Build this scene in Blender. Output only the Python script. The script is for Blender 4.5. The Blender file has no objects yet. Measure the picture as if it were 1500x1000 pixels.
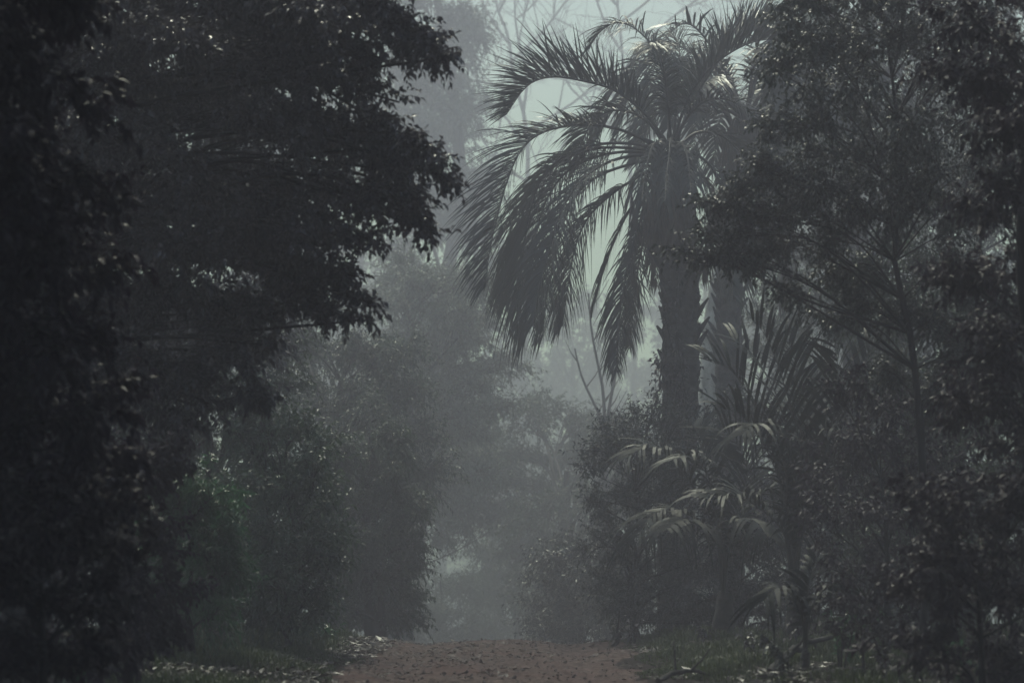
import bpy, math
import numpy as np
from mathutils import Vector

sc = bpy.context.scene
COL = sc.collection
R = math.radians

# ------------------------------------------------------------------ camera
CAM_H, PITCH, LENS = 1.0, R(4.8), 85.0
FPX = 1500 * LENS / 36.0
CAM = np.array([0.0, 0.0, CAM_H])

cd = bpy.data.cameras.new('camera')
cd.lens = LENS; cd.sensor_width = 36.0; cd.clip_start = 0.1; cd.clip_end = 2000
cam = bpy.data.objects.new('camera', cd); COL.objects.link(cam)
cam.location = CAM; cam.rotation_euler = (math.pi / 2 + PITCH, 0, 0)
cd.dof.use_dof = True; cd.dof.focus_distance = 28.0; cd.dof.aperture_fstop = 2.6
cd.dof.aperture_blades = 9
sc.camera = cam


def P(px, py, Y):
    """world point seen at photo pixel (px, py) at depth Y"""
    r = (px - 750) / FPX; u = (500 - py) / FPX
    d = np.array([r, math.cos(PITCH) - u * math.sin(PITCH), math.sin(PITCH) + u * math.cos(PITCH)])
    return CAM + d * (Y / d[1])


def M(px, Y):
    return px * Y / FPX                      # pixels to metres at depth Y


def smooth(a, b, x):
    t = np.clip((x - a) / (b - a), 0, 1)
    return t * t * (3 - 2 * t)


# value noise for terrain (numpy)
_nr = np.random.default_rng(5)
_G = _nr.random((256, 256))


def vnoise(x, y):
    xi = np.floor(x).astype(int); yi = np.floor(y).astype(int)
    fx = x - xi; fy = y - yi
    fx = fx * fx * (3 - 2 * fx); fy = fy * fy * (3 - 2 * fy)
    g = lambda i, j: _G[i % 256, j % 256]
    return ((g(xi, yi) * (1 - fx) + g(xi + 1, yi) * fx) * (1 - fy)
            + (g(xi, yi + 1) * (1 - fx) + g(xi + 1, yi + 1) * fx) * fy) * 2 - 1


ROAD_X = -0.15


def ground_z(x, y):
    x = np.asarray(x, float); y = np.asarray(y, float)
    d = np.clip(y - 24.0, 0, None)
    z = -np.where(d < 5, 0.01 * d * d, 0.25 + 0.1 * (d - 5) * 0.55)
    z = np.where(d > 90, -(0.25 + 0.055 * 85) + 0.03 * (d - 90), z)
    s = np.abs(x - ROAD_X)
    z = z + 0.10 * smooth(1.35, 2.3, s) + 0.5 * smooth(3, 12, s)
    z = z - 0.045 * np.exp(-((s - 0.75 - .1 * vnoise(y * .4, y * 0 + 3)) / 0.22) ** 2) + .02 * vnoise(x * 1.3 + 9, y * .8)
    z = z + 0.012 * vnoise(x * 3.1, y * 1.7) + 0.008 * vnoise(x * 9, y * 6) + 0.03 * vnoise(x * .7, y * .5) * smooth(1.2, 2.5, s)
    return z


def gz(x, y):
    return float(ground_z(np.array([x]), np.array([y]))[0])


# ------------------------------------------------------------------ materials
def mat(name):
    m = bpy.data.materials.new(name); m.use_nodes = True
    nt = m.node_tree; nt.nodes.clear()
    out = nt.nodes.new('ShaderNodeOutputMaterial')
    return m, nt, out


def leaf_mat(name, dark, light, rough=0.38, trans=0.22, spec=0.5):
    m, nt, out = mat(name)
    N = nt.nodes.new; L = nt.links.new
    at = N('ShaderNodeAttribute'); at.attribute_name = 'tone'
    oi = N('ShaderNodeTexNoise'); oi.inputs['Scale'].default_value = 2.2; oi.inputs['Detail'].default_value = 2
    tc = N('ShaderNodeTexCoord'); L(tc.outputs['Object'], oi.inputs['Vector'])
    ad = N('ShaderNodeMath'); ad.operation = 'MULTIPLY_ADD'
    L(oi.outputs['Fac'], ad.inputs[0]); ad.inputs[1].default_value = 0.7; 
    sb = N('ShaderNodeMath'); sb.operation = 'MULTIPLY_ADD'; L(at.outputs['Fac'], sb.inputs[0]); sb.inputs[1].default_value = .8; sb.inputs[2].default_value = -.3
    L(sb.outputs[0], ad.inputs[2])
    rp = N('ShaderNodeValToRGB'); L(ad.outputs[0], rp.inputs[0])
    rp.color_ramp.elements[0].color = (*dark, 1); rp.color_ramp.elements[1].color = (*light, 1)
    b = N('ShaderNodeBsdfPrincipled'); L(rp.outputs[0], b.inputs['Base Color'])
    b.inputs['Roughness'].default_value = rough; b.inputs['Specular IOR Level'].default_value = spec
    t = N('ShaderNodeBsdfTranslucent'); L(rp.outputs[0], t.inputs['Color'])
    mx = N('ShaderNodeMixShader'); mx.inputs[0].default_value = trans
    L(b.outputs[0], mx.inputs[1]); L(t.outputs[0], mx.inputs[2]); L(mx.outputs[0], out.inputs['Surface'])
    return m


def bark_mat(name, dark, light, scale=9.0, stretch=0.25, rough=0.85, bump=0.6):
    m, nt, out = mat(name)
    N = nt.nodes.new; L = nt.links.new
    tc = N('ShaderNodeTexCoord'); mp = N('ShaderNodeMapping'); mp.inputs['Scale'].default_value = (1, 1, stretch)
    L(tc.outputs['Object'], mp.inputs['Vector'])
    n = N('ShaderNodeTexNoise'); n.inputs['Scale'].default_value = scale; n.inputs['Detail'].default_value = 6; n.inputs['Roughness'].default_value = .65
    L(mp.outputs[0], n.inputs['Vector'])
    rp = N('ShaderNodeValToRGB'); L(n.outputs['Fac'], rp.inputs[0])
    rp.color_ramp.elements[0].position = .35; rp.color_ramp.elements[1].position = .68
    rp.color_ramp.elements[0].color = (*dark, 1); rp.color_ramp.elements[1].color = (*light, 1)
    b = N('ShaderNodeBsdfPrincipled'); L(rp.outputs[0], b.inputs['Base Color']); b.inputs['Roughness'].default_value = rough
    bp = N('ShaderNodeBump'); bp.inputs['Strength'].default_value = bump; bp.inputs['Distance'].default_value = .03
    L(n.outputs['Fac'], bp.inputs['Height']); L(bp.outputs[0], b.inputs['Normal'])
    L(b.outputs[0], out.inputs['Surface'])
    return m


LEAF_DARK = leaf_mat('dark glossy leaf', (.033, .029, .038), (.10, .095, .108), .28, spec=.7)  # slight plum cast of the shadows put into the leaf colour
LEAF_NEAR = leaf_mat('near dull leaf', (.028, .018, .034), (.058, .044, .066), .5, .15, .3)  # plum shadow tint mixed into the colour of the nearest leaves
LEAF_MID = leaf_mat('mid leaf', (.026, .042, .03), (.088, .13, .08), .34, .4, .5)
LEAF_GREEN = leaf_mat('fresh green leaf', (.03, .08, .04), (.08, .22, .1), .3, .4)
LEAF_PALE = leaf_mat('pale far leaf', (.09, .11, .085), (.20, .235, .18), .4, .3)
LEAF_GREY = leaf_mat('grey green leaf', (.03, .037, .034), (.08, .10, .085), .32, .22, .55)
LEAF_SHADE_TINT = leaf_mat('shade tinted leaf', (.014, .009, .016), (.032, .021, .033), .45, .15)  # the purple is shadow tint painted in, not leaf pigment
LEAF_PALM_SHRUB = leaf_mat('small shrub leaf', (.04, .05, .045), (.11, .125, .115), .3, .28, .5)
LEAF_GLINT = leaf_mat('glint bright leaf', (.04, .064, .044), (.14, .20, .13), .3, .4, .6)  # raised leaf colour stands in for bright glints
PALM = leaf_mat('palm leaflet', (.03, .038, .034), (.07, .082, .07), .36, .15)
PALM_DEAD = leaf_mat('dead palm leaflet', (.05, .043, .034), (.12, .10, .08), .6, .12)
PALM_YOUNG = leaf_mat('young palm leaflet', (.014, .019, .017), (.04, .049, .04), .5, .12, .25)
RACHIS = bark_mat('palm rachis', (.03, .032, .03), (.07, .072, .066), 14, .2, .5, .2)
BARK = bark_mat('dark bark', (.012, .011, .012), (.035, .032, .032))
BARK_GREY = bark_mat('grey bark', (.05, .05, .05), (.13, .13, .125))
BARK_PALE = bark_mat('pale blotched bark', (.14, .14, .13), (.55, .55, .52), 5, .5)
BARK_PALM = bark_mat('palm trunk bark', (.022, .022, .022), (.11, .108, .105), 7, 1.2, .9, 1.0)
GRASS = leaf_mat('verge grass', (.03, .048, .018), (.10, .135, .05), .55, .3)
LITTER = leaf_mat('fallen leaf', (.04, .027, .026), (.17, .135, .125), .6, .1)
LITTER_SHADE = leaf_mat('shade dark fallen leaf', (.018, .013, .014), (.075, .058, .055), .4, .1)  # shade on the banks put into a darker copy of the fallen leaf
STONE = bark_mat('road stone', (.06, .045, .044), (.18, .15, .145), 20, 1, .8, .3)
PALE_LEAF = leaf_mat('bleached fallen leaf', (.3, .3, .29), (.5, .5, .48), .35, .1)


# ------------------------------------------------------------------ mesh builder
class MB:
    def __init__(s):
        s.v = []; s.t = []; s.q = []; s.tm = []; s.qm = []; s.tone = []; s.n = 0

    def add(s, v, tris=None, quads=None, mi=0, tone=None):
        v = np.asarray(v, np.float32)
        if tris is not None and len(tris):
            s.t.append(np.asarray(tris, np.int32) + s.n); s.tm.append(np.full(len(tris), mi, np.int32))
        if quads is not None and len(quads):
            s.q.append(np.asarray(quads, np.int32) + s.n); s.qm.append(np.full(len(quads), mi, np.int32))
        s.v.append(v); s.n += len(v)
        s.tone.append(np.full(len(v), .5, np.float32) if tone is None else np.asarray(tone, np.float32))

    def build(s, name, mats, parent=None, origin=None, smooth_shade=False):
        me = bpy.data.meshes.new(name)
        v = np.concatenate(s.v)
        if origin is not None:
            v = v - np.asarray(origin, np.float32)
        t = np.concatenate(s.t) if s.t else np.zeros((0, 3), np.int32)
        q = np.concatenate(s.q) if s.q else np.zeros((0, 4), np.int32)
        mi = np.concatenate(s.tm + s.qm)
        loops = np.concatenate([t.ravel(), q.ravel()]).astype(np.int32)
        me.vertices.add(len(v)); me.vertices.foreach_set('co', v.ravel())
        me.loops.add(len(loops)); me.loops.foreach_set('vertex_index', loops)
        npoly = len(t) + len(q); me.polygons.add(npoly)
        starts = np.concatenate([np.arange(len(t)) * 3, len(t) * 3 + np.arange(len(q)) * 4]).astype(np.int32)
        me.polygons.foreach_set('loop_start', starts)
        me.polygons.foreach_set('material_index', mi.astype(np.int32))
        if smooth_shade:
            me.polygons.foreach_set('use_smooth', np.ones(npoly, bool))
        else:
            me.polygons.foreach_set('use_smooth', np.zeros(npoly, bool))
        a = me.attributes.new('tone', 'FLOAT', 'POINT'); a.data.foreach_set('value', np.concatenate(s.tone))
        for m in mats if isinstance(mats, (list, tuple)) else [mats]:
            me.materials.append(m)
        me.update(calc_edges=True)
        o = bpy.data.objects.new(name, me); COL.objects.link(o)
        if parent is not None:
            o.parent = parent
        return o


def tag(o, label=None, cat=None, group=None, kind=None):
    if label: o['label'] = label
    if cat: o['category'] = cat
    if group: o['group'] = group
    if kind: o['kind'] = kind
    return o


def empty(name, loc, label, cat, group=None):
    o = bpy.data.objects.new(name, None); COL.objects.link(o); o.location = loc
    o.empty_display_size = .1
    return tag(o, label, cat, group)


def nz(v):
    return v / np.maximum(np.linalg.norm(v, axis=-1, keepdims=True), 1e-9)


def spline(pts, n):
    """Catmull-Rom resample"""
    p = np.asarray(pts, float)
    if len(p) == 2:
        t = np.linspace(0, 1, n)[:, None]; return p[0] * (1 - t) + p[1] * t
    e = np.vstack([2 * p[0] - p[1], p, 2 * p[-1] - p[-2]])
    seg = np.linalg.norm(np.diff(p, axis=0), axis=1); cum = np.concatenate([[0], np.cumsum(seg)])
    u = np.linspace(0, cum[-1], n)
    i = np.clip(np.searchsorted(cum, u, side='right') - 1, 0, len(p) - 2)
    t = ((u - cum[i]) / np.maximum(seg[i], 1e-9))[:, None]
    a, b, c, d = e[i], e[i + 1], e[i + 2], e[i + 3]
    return .5 * (2 * b + (c - a) * t + (2 * a - 5 * b + 4 * c - d) * t ** 2 + (3 * b - a - 3 * c + d) * t ** 3)


def tube(mb, path, rad, sides=8, mi=0, rng=None, lump=0.0):
    path = np.asarray(path, float); k = len(path)
    rad = np.broadcast_to(np.asarray(rad, float), (k,))
    T = nz(np.gradient(path, axis=0))
    ref = np.array([0, 1.0, 0.1]) if abs(T[0][1]) < .8 else np.array([1.0, 0, 0])
    A = nz(np.cross(T, ref)); B = np.cross(T, A)
    ang = np.arange(sides) * 2 * math.pi / sides
    rr = rad[:, None] * np.ones((1, sides))
    if lump and rng is not None:
        rr = rr * (1 + lump * (rng.random((k, sides)) - .5))
    v = path[:, None, :] + rr[..., None] * (np.cos(ang)[None, :, None] * A[:, None, :] + np.sin(ang)[None, :, None] * B[:, None, :])
    i = np.arange(k - 1)[:, None]; j = np.arange(sides)[None, :]; j2 = (j + 1) % sides
    q = np.stack([i * sides + j, i * sides + j2, (i + 1) * sides + j2, (i + 1) * sides + j], -1).reshape(-1, 4)
    mb.add(v.reshape(-1, 3), quads=q, mi=mi)


def tubes_batch(mb, start, ctrl, end, r0, r1, seg=4, sides=3, mi=0):
    """many quadratic-curve twigs at once"""
    n = len(start)
    t = np.linspace(0, 1, seg + 1)[None, :, None]
    p = (1 - t) ** 2 * start[:, None] + 2 * t * (1 - t) * ctrl[:, None] + t ** 2 * end[:, None]
    T = nz(np.gradient(p, axis=1))
    ref = np.where(np.abs(T[..., 2:3]) < .9, np.array([0, 0, 1.0]), np.array([1.0, 0, 0]))
    A = nz(np.cross(T, ref)); B = np.cross(T, A)
    ang = np.arange(sides) * 2 * math.pi / sides
    rad = (r0[:, None] * (1 - t[..., 0]) + r1[:, None] * t[..., 0])[..., None, None]
    v = p[:, :, None] + rad * (np.cos(ang)[:, None] * A[:, :, None] + np.sin(ang)[:, None] * B[:, :, None])
    base = np.arange(n)[:, None, None] * (seg + 1) * sides
    i = np.arange(seg)[None, :, None]; j = np.arange(sides)[None, None, :]; j2 = (j + 1) % sides
    q = np.stack(np.broadcast_arrays(base + i * sides + j, base + i * sides + j2, base + (i + 1) * sides + j2, base + (i + 1) * sides + j), -1).reshape(-1, 4)
    mb.add(v.reshape(-1, 3), quads=q, mi=mi)


def leaves(mb, rng, pos, d, L, wr=0.42, fold=0.12, curl=0.15, mi=0, flat=0.7):
    n = len(pos)
    if n == 0: return
    L = L[:, None]; d = nz(d)
    up = np.array([0, 0, 1.0]) + flat * rng.normal(size=(n, 3))
    s = nz(np.cross(d, up)); nr = np.cross(s, d)
    W = L * wr
    base = pos
    r = pos + d * L * .42 + s * W * .5 + nr * fold * W
    l = pos + d * L * .42 - s * W * .5 + nr * fold * W
    m = pos + d * L * .5 - np.array([0, 0, 1]) * curl * L * .15
    t = pos + d * L - np.array([0, 0, 1]) * curl * L
    v = np.stack([base, r, l, m, t], 1).reshape(-1, 3)
    b = np.arange(n)[:, None] * 5
    tr = np.concatenate([b + [0, 1, 3], b + [0, 3, 2], b + [1, 4, 3], b + [3, 4, 2]], 1).reshape(-1, 3)
    mb.add(v, tris=tr, mi=mi, tone=np.repeat(rng.random(n), 5))


def foliage(lm, wm, rng, c, r, start_fn, nb, nt, nl, twig, leaf, droop=.5, spread=.55, wr=.42, shell=.35, brad=.012, clump=.75):
    """one mass of branches -> twigs -> leaves inside the ellipsoid (c, r)"""
    u = nz(rng.normal(size=(nb, 3))) * (shell + (1 - shell) * rng.random((nb, 1)) ** .6)
    u[:, 2] = np.where(rng.random(nb) < clump, np.abs(u[:, 2]), u[:, 2])
    end = c + u * r
    st = start_fn(rng.uniform(.5, 1, nb))
    dist = np.linalg.norm(end - st, axis=1, keepdims=True)
    ctrl = (st + end) / 2 + np.array([0, 0, .18]) * dist + rng.normal(size=(nb, 3)) * .06 * dist
    if wm is not None:
        tubes_batch(wm, st, ctrl, end, np.full(nb, brad), np.full(nb, brad * .35))
    bi = np.repeat(np.arange(nb), nt); t = rng.uniform(.3, 1, nb * nt)[:, None]
    p = (1 - t) ** 2 * st[bi] + 2 * t * (1 - t) * ctrl[bi] + t ** 2 * end[bi]
    tan = nz(2 * (1 - t) * (ctrl[bi] - st[bi]) + 2 * t * (end[bi] - ctrl[bi]))
    out = nz(p - c) * .35
    td = nz(tan * .7 + out + rng.normal(size=p.shape) * spread + np.array([0, 0, -.4 * droop]))
    tl = twig * rng.uniform(.5, 1.25, len(p))
    if wm is not None and nl > 0:
        e = p + td * tl[:, None] - np.array([0, 0, .35 * droop]) * tl[:, None]
        tubes_batch(wm, p, p + td * tl[:, None] * .55, e, np.full(len(p), brad * .3), np.full(len(p), brad * .15), seg=2)
    ti = np.repeat(np.arange(len(p)), nl)
    s = (np.tile(np.arange(nl), len(p)) + rng.random(len(ti)) * .8) / nl
    s = s[:, None]
    lp = p[ti] + td[ti] * (s * tl[ti][:, None]) - np.array([0, 0, .35 * droop]) * (s ** 2) * tl[ti][:, None]
    sd = nz(np.cross(td[ti], rng.normal(size=lp.shape)))
    ld = nz(td[ti] * .6 + sd * .75 + np.array([0, 0, -1.0]) * droop + rng.normal(size=lp.shape) * .25)
    leaves(lm, rng, lp, ld, leaf * rng.uniform(.6, 1.25, len(lp)), wr=wr, flat=.5)


def overhead(seed, x0, x1, y0, y1, n, r=1.2, den=1.6):  # leaf masses placed above the view to shade the near air
    rg = np.random.default_rng(seed); out = []
    nx = max(1, round(math.sqrt(n * (x1 - x0) / (y1 - y0)))); ny = max(1, round(n / nx))
    for i in range(nx):
        for j in range(ny):
            x = x0 + (i + .5 + rg.uniform(-.3, .3)) * (x1 - x0) / nx; y = y0 + (j + .5 + rg.uniform(-.3, .3)) * (y1 - y0) / ny
            out.append(('over', x, y, 1 + .228 * y + r + .7 + rg.uniform(0, 1.5), r * rg.uniform(.9, 1.3), den))
    return out


def broadleaf(name, label, cat, base, top, r0, blobs, leaf, lmat, bmat=None, seed=1, nb=14, nt=9, nl=12, twig=.3,
              droop=.5, wr=.42, group=None, limb_parts=True, spread=.55, shell=.35, stems=1, trunk_pts=None, brad=.012, wood=True, lim=1.0, attach=.5, clump=.75):
    """blobs: (px, py, Y, rpx [, density]) in photo pixels at depth Y.  base/top are world points."""
    rng = np.random.default_rng(seed)
    base = np.array(base, float); bmat = bmat or BARK
    root = empty(name, base, label, cat, group)
    top = np.array(top, float)
    mids = [base * .65 + top * .35 + rng.normal(size=3) * [.05, .05, 0] * np.linalg.norm(top - base) * .6,
            base * .3 + top * .7 + rng.normal(size=3) * [.05, .05, 0] * np.linalg.norm(top - base) * .6]
    path = spline(trunk_pts if trunk_pts is not None else [base - [0, 0, .15], *mids, top], 18)
    tm = MB(); rad = r0 * (1 - .72 * np.linspace(0, 1, 18)); rad[0] *= 1.35; rad[1] *= 1.1
    tube(tm, path, rad, 10, rng=rng, lump=.18)
    trunk = tm.build('trunk', bmat, root, origin=base, smooth_shade=True)
    lm = MB(); wm = MB() if not limb_parts else None; any_wood = False
    for b in blobs:
        ls = 1.0
        if b[0] == 'over':                       # crown masses given in metres, above the picture
            c = np.array(b[1:4]); rm = b[4]; den = b[5]; ls = 2.0
        else:
            px, py, Y, rp = b[:4]; den = b[4] if len(b) > 4 else (.32 if rp < 13 else .5 if rp < 22 else .75 if rp < 30 else 1.0)
            c = P(px, py, Y); rm = M(rp, Y)
        hd = np.linalg.norm(path[:, :2] - c[:2], axis=1)
        want = c[2] - attach * hd
        k = int(np.argmin(np.abs(path[:, 2] - want) + .1 * hd)); k = max(k, 3)
        a = path[k]
        dd = np.linalg.norm(c - a)
        mid = (a + c) / 2 + np.array([0, 0, .12 * dd]) + rng.normal(size=3) * .07 * dd
        lp = spline([a, mid, c], 12)
        w = MB() if limb_parts else wm
        lr = max(.008, min(rad[k] * .5, lim * (.010 + .012 * dd)))
        tube(w, lp, np.linspace(lr, lr * .3, 12), 6)
        any_wood = True
        f = lambda t, lp=lp: lp[np.clip((t * 11).astype(int), 0, 11)]
        foliage(lm, w if wood else None, rng, c, np.array([rm, rm * 1.1, rm]), f, max(3, int(nb * den)), nt, nl, twig * ls, leaf * ls, droop, spread, wr, shell, brad, clump)
        if limb_parts:
            w.build('limb', bmat, trunk, origin=base, smooth_shade=True)
    if not limb_parts and any_wood:
        wm.build('branches', bmat, root, origin=base, smooth_shade=True)
    if lm.n:
        lm.build('crown', lmat, root, origin=base)
    return root


# ------------------------------------------------------------------ pinnate palm fronds
def frond(parent, origin, path, rng, leaf_len=.55, n=70, mat_l=PALM, v_ang=.5, droop=.5, width=.028, fwd=.75, bare=.18,
          r0=.022, name='frond', side=None, roll=0.0, ragged=.27, seg=4, tipf=.95):
    mb = MB(); rb = MB()
    K = 40
    p = spline(path, K)
    T = nz(np.gradient(p, axis=0))
    if side is None:
        h = p[-1] - p[0]; h[2] = 0
        if np.linalg.norm(h) < .05: h = np.array([1.0, 0, 0])
        side = np.cross(nz(h), [0, 0, 1.0])
    S = np.broadcast_to(np.asarray(side, float), (K, 3)).copy()
    S = nz(S - T * np.sum(S * T, 1, keepdims=True)); N = np.cross(S, T)
    cr, sr = math.cos(roll), math.sin(roll)
    S, N = S * cr + N * sr, N * cr - S * sr
    tube(rb, p, np.linspace(r0, r0 * .12, K) * np.where(np.arange(K) < 3, 1.7, 1), 5)
    s = bare + (1 - bare) * (np.arange(n) + rng.random(n) * .6) / n
    s = np.clip(np.concatenate([s, s]), 0, 1); sg = np.concatenate([np.ones(n), -np.ones(n)])[:, None]
    f = s * (K - 1); i = np.clip(f.astype(int), 0, K - 2); w = (f - i)[:, None]
    b = p[i] * (1 - w) + p[i + 1] * w; t = T[i]; sd = S[i]; nn = N[i]
    q = (s - bare) / (1 - bare)
    prof = np.clip(.45 + 1.3 * q, 0, 1) * np.clip(1.25 - tipf * q ** 2.2, 0, 1)
    L = (leaf_len * prof * rng.uniform(.7, 1.25, len(s)))[:, None]
    va = v_ang + rng.normal(size=(len(s), 1)) * ragged
    fw = fwd + .5 * q[:, None] + rng.normal(size=(len(s), 1)) * ragged
    d = nz(sd * sg * np.cos(va) + nn * np.sin(va) + t * fw)
    dr = droop * rng.uniform(.6, 1.4, (len(s), 1))
    wv = nz(np.cross(d, nn * .8 + sd * sg * -.6))           # blade width direction
    W = width * rng.uniform(.8, 1.15, (len(s), 1))
    rings = []
    for k in range(seg + 1):
        u = k / seg
        c = b + d * L * u * (1 - .25 * dr * u) - np.array([0, 0, 1.0]) * dr * L * u * u * .8
        wk = W * (.55 if k == 0 else 1.0 if u < .6 else (1 - u) * 1.9 + .1)
        rings.append(np.stack([c + wv * wk * .5, c - wv * wk * .5], 1))
    v = np.stack(rings, 1)                                   # (m, seg+1, 2, 3)
    m = len(s)
    base = np.arange(m)[:, None] * (seg + 1) * 2; kk = np.arange(seg)[None] * 2
    quads = np.stack([base + kk, base + kk + 1, base + kk + 3, base + kk + 2], -1).reshape(-1, 4)
    mb.add(v.reshape(-1, 3), quads=quads, mi=0, tone=np.repeat(rng.random(m) * .6 + .2 + .0 * q, (seg + 1) * 2))
    fr = rb.build(name, RACHIS, parent, origin=origin, smooth_shade=True)
    mb.build('leaflets', mat_l, fr, origin=origin)
    return fr


def pix_path(pts, Y0, dy):
    """frond midrib through photo pixels; depth runs from Y0 to Y0+dy"""
    n = len(pts); out = []
    for k, (x, y) in enumerate(pts):
        out.append(P(x, y, Y0 + dy * (k / (n - 1)) ** 1.2))
    return np.array(out)


# ------------------------------------------------------------------ ground, road
def axis(parts):
    out = []
    for a, b, s in parts:
        out.append(np.arange(a, b, s))
    return np.concatenate(out + [[parts[-1][1]]])


def sheet(xs, ys, lift=0.0, zf=None):
    X, Y = np.meshgrid(xs, ys)
    Z = ground_z(X, Y) + lift
    if zf is not None: Z = Z + zf(X, Y)
    v = np.stack([X, Y, Z], -1).reshape(-1, 3)
    nx, ny = len(xs), len(ys)
    i = np.arange(ny - 1)[:, None] * nx + np.arange(nx - 1)[None]
    q = np.stack([i, i + 1, i + nx + 1, i + nx], -1).reshape(-1, 4)
    mb = MB(); mb.add(v, quads=q); return mb


def soil_mat(name, c1, c2, c3, sc1, sc2):
    m, nt, out = mat(name)
    N = nt.nodes.new; L = nt.links.new
    tc = N('ShaderNodeTexCoord')
    a = N('ShaderNodeTexNoise'); a.inputs['Scale'].default_value = sc1; a.inputs['Detail'].default_value = 8; a.inputs['Roughness'].default_value = .7
    b = N('ShaderNodeTexNoise'); b.inputs['Scale'].default_value = sc2; b.inputs['Detail'].default_value = 5
    L(tc.outputs['Object'], a.inputs[0]); L(tc.outputs['Object'], b.inputs[0])
    r1 = N('ShaderNodeValToRGB'); L(a.outputs['Fac'], r1.inputs[0])
    r1.color_ramp.elements[0].position = .38; r1.color_ramp.elements[1].position = .66
    r1.color_ramp.elements[0].color = (*c1, 1); r1.color_ramp.elements[1].color = (*c2, 1)
    mx = N('ShaderNodeMix'); mx.data_type = 'RGBA'
    r2 = N('ShaderNodeValToRGB'); L(b.outputs['Fac'], r2.inputs[0]); r2.color_ramp.elements[0].position = .45; r2.color_ramp.elements[1].position = .7
    L(r2.outputs[0], mx.inputs['Factor']); L(r1.outputs[0], mx.inputs['A']); mx.inputs['B'].default_value = (*c3, 1)
    p = N('ShaderNodeBsdfPrincipled'); L(mx.outputs['Result'], p.inputs['Base Color']); p.inputs['Roughness'].default_value = .95; p.inputs['Specular IOR Level'].default_value = .08
    bp = N('ShaderNodeBump'); bp.inputs['Strength'].default_value = .8; bp.inputs['Distance'].default_value = .03
    L(a.outputs['Fac'], bp.inputs['Height']); L(bp.outputs[0], p.inputs['Normal']); L(p.outputs[0], out.inputs['Surface'])
    return m


SOIL = soil_mat('forest soil', (.014, .011, .011), (.038, .03, .029), (.02, .017, .015), 6, 1.2)
DIRT = soil_mat('red dirt track', (.03, .02, .019), (.20, .152, .14), (.11, .07, .066), 13, 1.1)

xs = axis([(-150, -30, 10), (-30, -8, 1.5), (-8, -3.2, .3), (-3.2, 3.4, .06), (3.4, 8, .3), (8, 30, 1.5), (30, 150, 10)])
ys = axis([(-30, 0, 5), (0, 9, .5), (9, 28, .09), (28, 60, .8), (60, 230, 6)])
g = sheet(xs, ys).build('ground', SOIL, smooth_shade=True); tag(g, kind='structure')
xr = np.linspace(ROAD_X - 1.5, ROAD_X + 1.5, 61)
yr = axis([(-5, 9, .5), (9, 28, .06), (28, 120, .8)])
edge = lambda X, Y: -.03 * smooth(1.1, 1.5, np.abs(X - ROAD_X) + .25 * vnoise(X * .3 + 7, Y * 1.3)) + .008 * vnoise(X * 17, Y * 12)
rd = sheet(xr, yr, .012, edge).build('road', DIRT, smooth_shade=True); tag(rd, kind='structure')

rng = np.random.default_rng(77)


def flat_leaves(n, xf, yf, size, seed, name, m, **kw):
    rg = np.random.default_rng(seed); mb = MB()
    x = xf(rg, n * 2); y = yf(rg, n * 2)
    kp = vnoise(x * 2.1 + 11, y * 1.1) + .5 * vnoise(x * 6, y * 3.1) > rg.uniform(-.35, .55, n * 2); x, y = x[kp][:n], y[kp][:n]; n = len(x); z = ground_z(x, y) + .02 + rg.random(n) * .015
    th = rg.uniform(0, 2 * math.pi, n)
    d = np.stack([np.cos(th), np.sin(th), rg.normal(size=n) * .15], 1)
    leaves(mb, rg, np.stack([x, y, z], 1), d, size * rg.lognormal(-.1, .45, n), wr=.55, fold=.2, curl=-.1, flat=.25)
    return tag(mb.build(name, m), **kw)


def lit_x(rg, n):
    k = rg.random(n)
    return np.where(k < .66, rg.normal(-1.05, .6, n), np.where(k < .86, rg.normal(1.6, .8, n), rg.uniform(-4, 5, n)))


flat_leaves(7500, lit_x, lambda r, n: r.uniform(11, 27, n), .034, 3, 'fallen_leaves', LITTER, label='brown fallen leaves littering the track and its edges', cat='leaf litter', kind='stuff')

flat_leaves(26000, lambda r, n: np.where(r.random(n) < .5, r.uniform(-4.2, -1.2, n), r.uniform(1.2, 4.6, n)), lambda r, n: r.uniform(13, 25, n), .04, 4, 'leaf_litter', LITTER_SHADE, label='leaf litter painted dark like shade on the banks either side of the track', cat='leaf litter', kind='stuff')

# gravel and small clods on the track
rg = np.random.default_rng(8); mb = MB()
n = 2600; x = rg.normal(ROAD_X, .75, n); y = rg.uniform(11, 26.5, n); s = .003 + .013 * rg.random(n) ** 3
oct_v = np.array([[1, 0, 0], [-1, 0, 0], [0, 1, 0], [0, -1, 0], [0, 0, 1], [0, 0, -1]], float)
oct_t = np.array([[0, 2, 4], [2, 1, 4], [1, 3, 4], [3, 0, 4], [2, 0, 5], [1, 2, 5], [3, 1, 5], [0, 3, 5]])
v = oct_v[None] * s[:, None, None] * rg.uniform(.6, 1.4, (n, 6, 1)) + np.stack([x, y, ground_z(x, y) + .014 + s * .3], 1)[:, None]
mb.add(v.reshape(-1, 3), tris=(oct_t[None] + np.arange(n)[:, None, None] * 6).reshape(-1, 3))
tag(mb.build('gravel', STONE), 'small stones and clods scattered over the dirt track', 'gravel', kind='stuff')

# verge grass
rg = np.random.default_rng(9); mb = MB()


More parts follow.
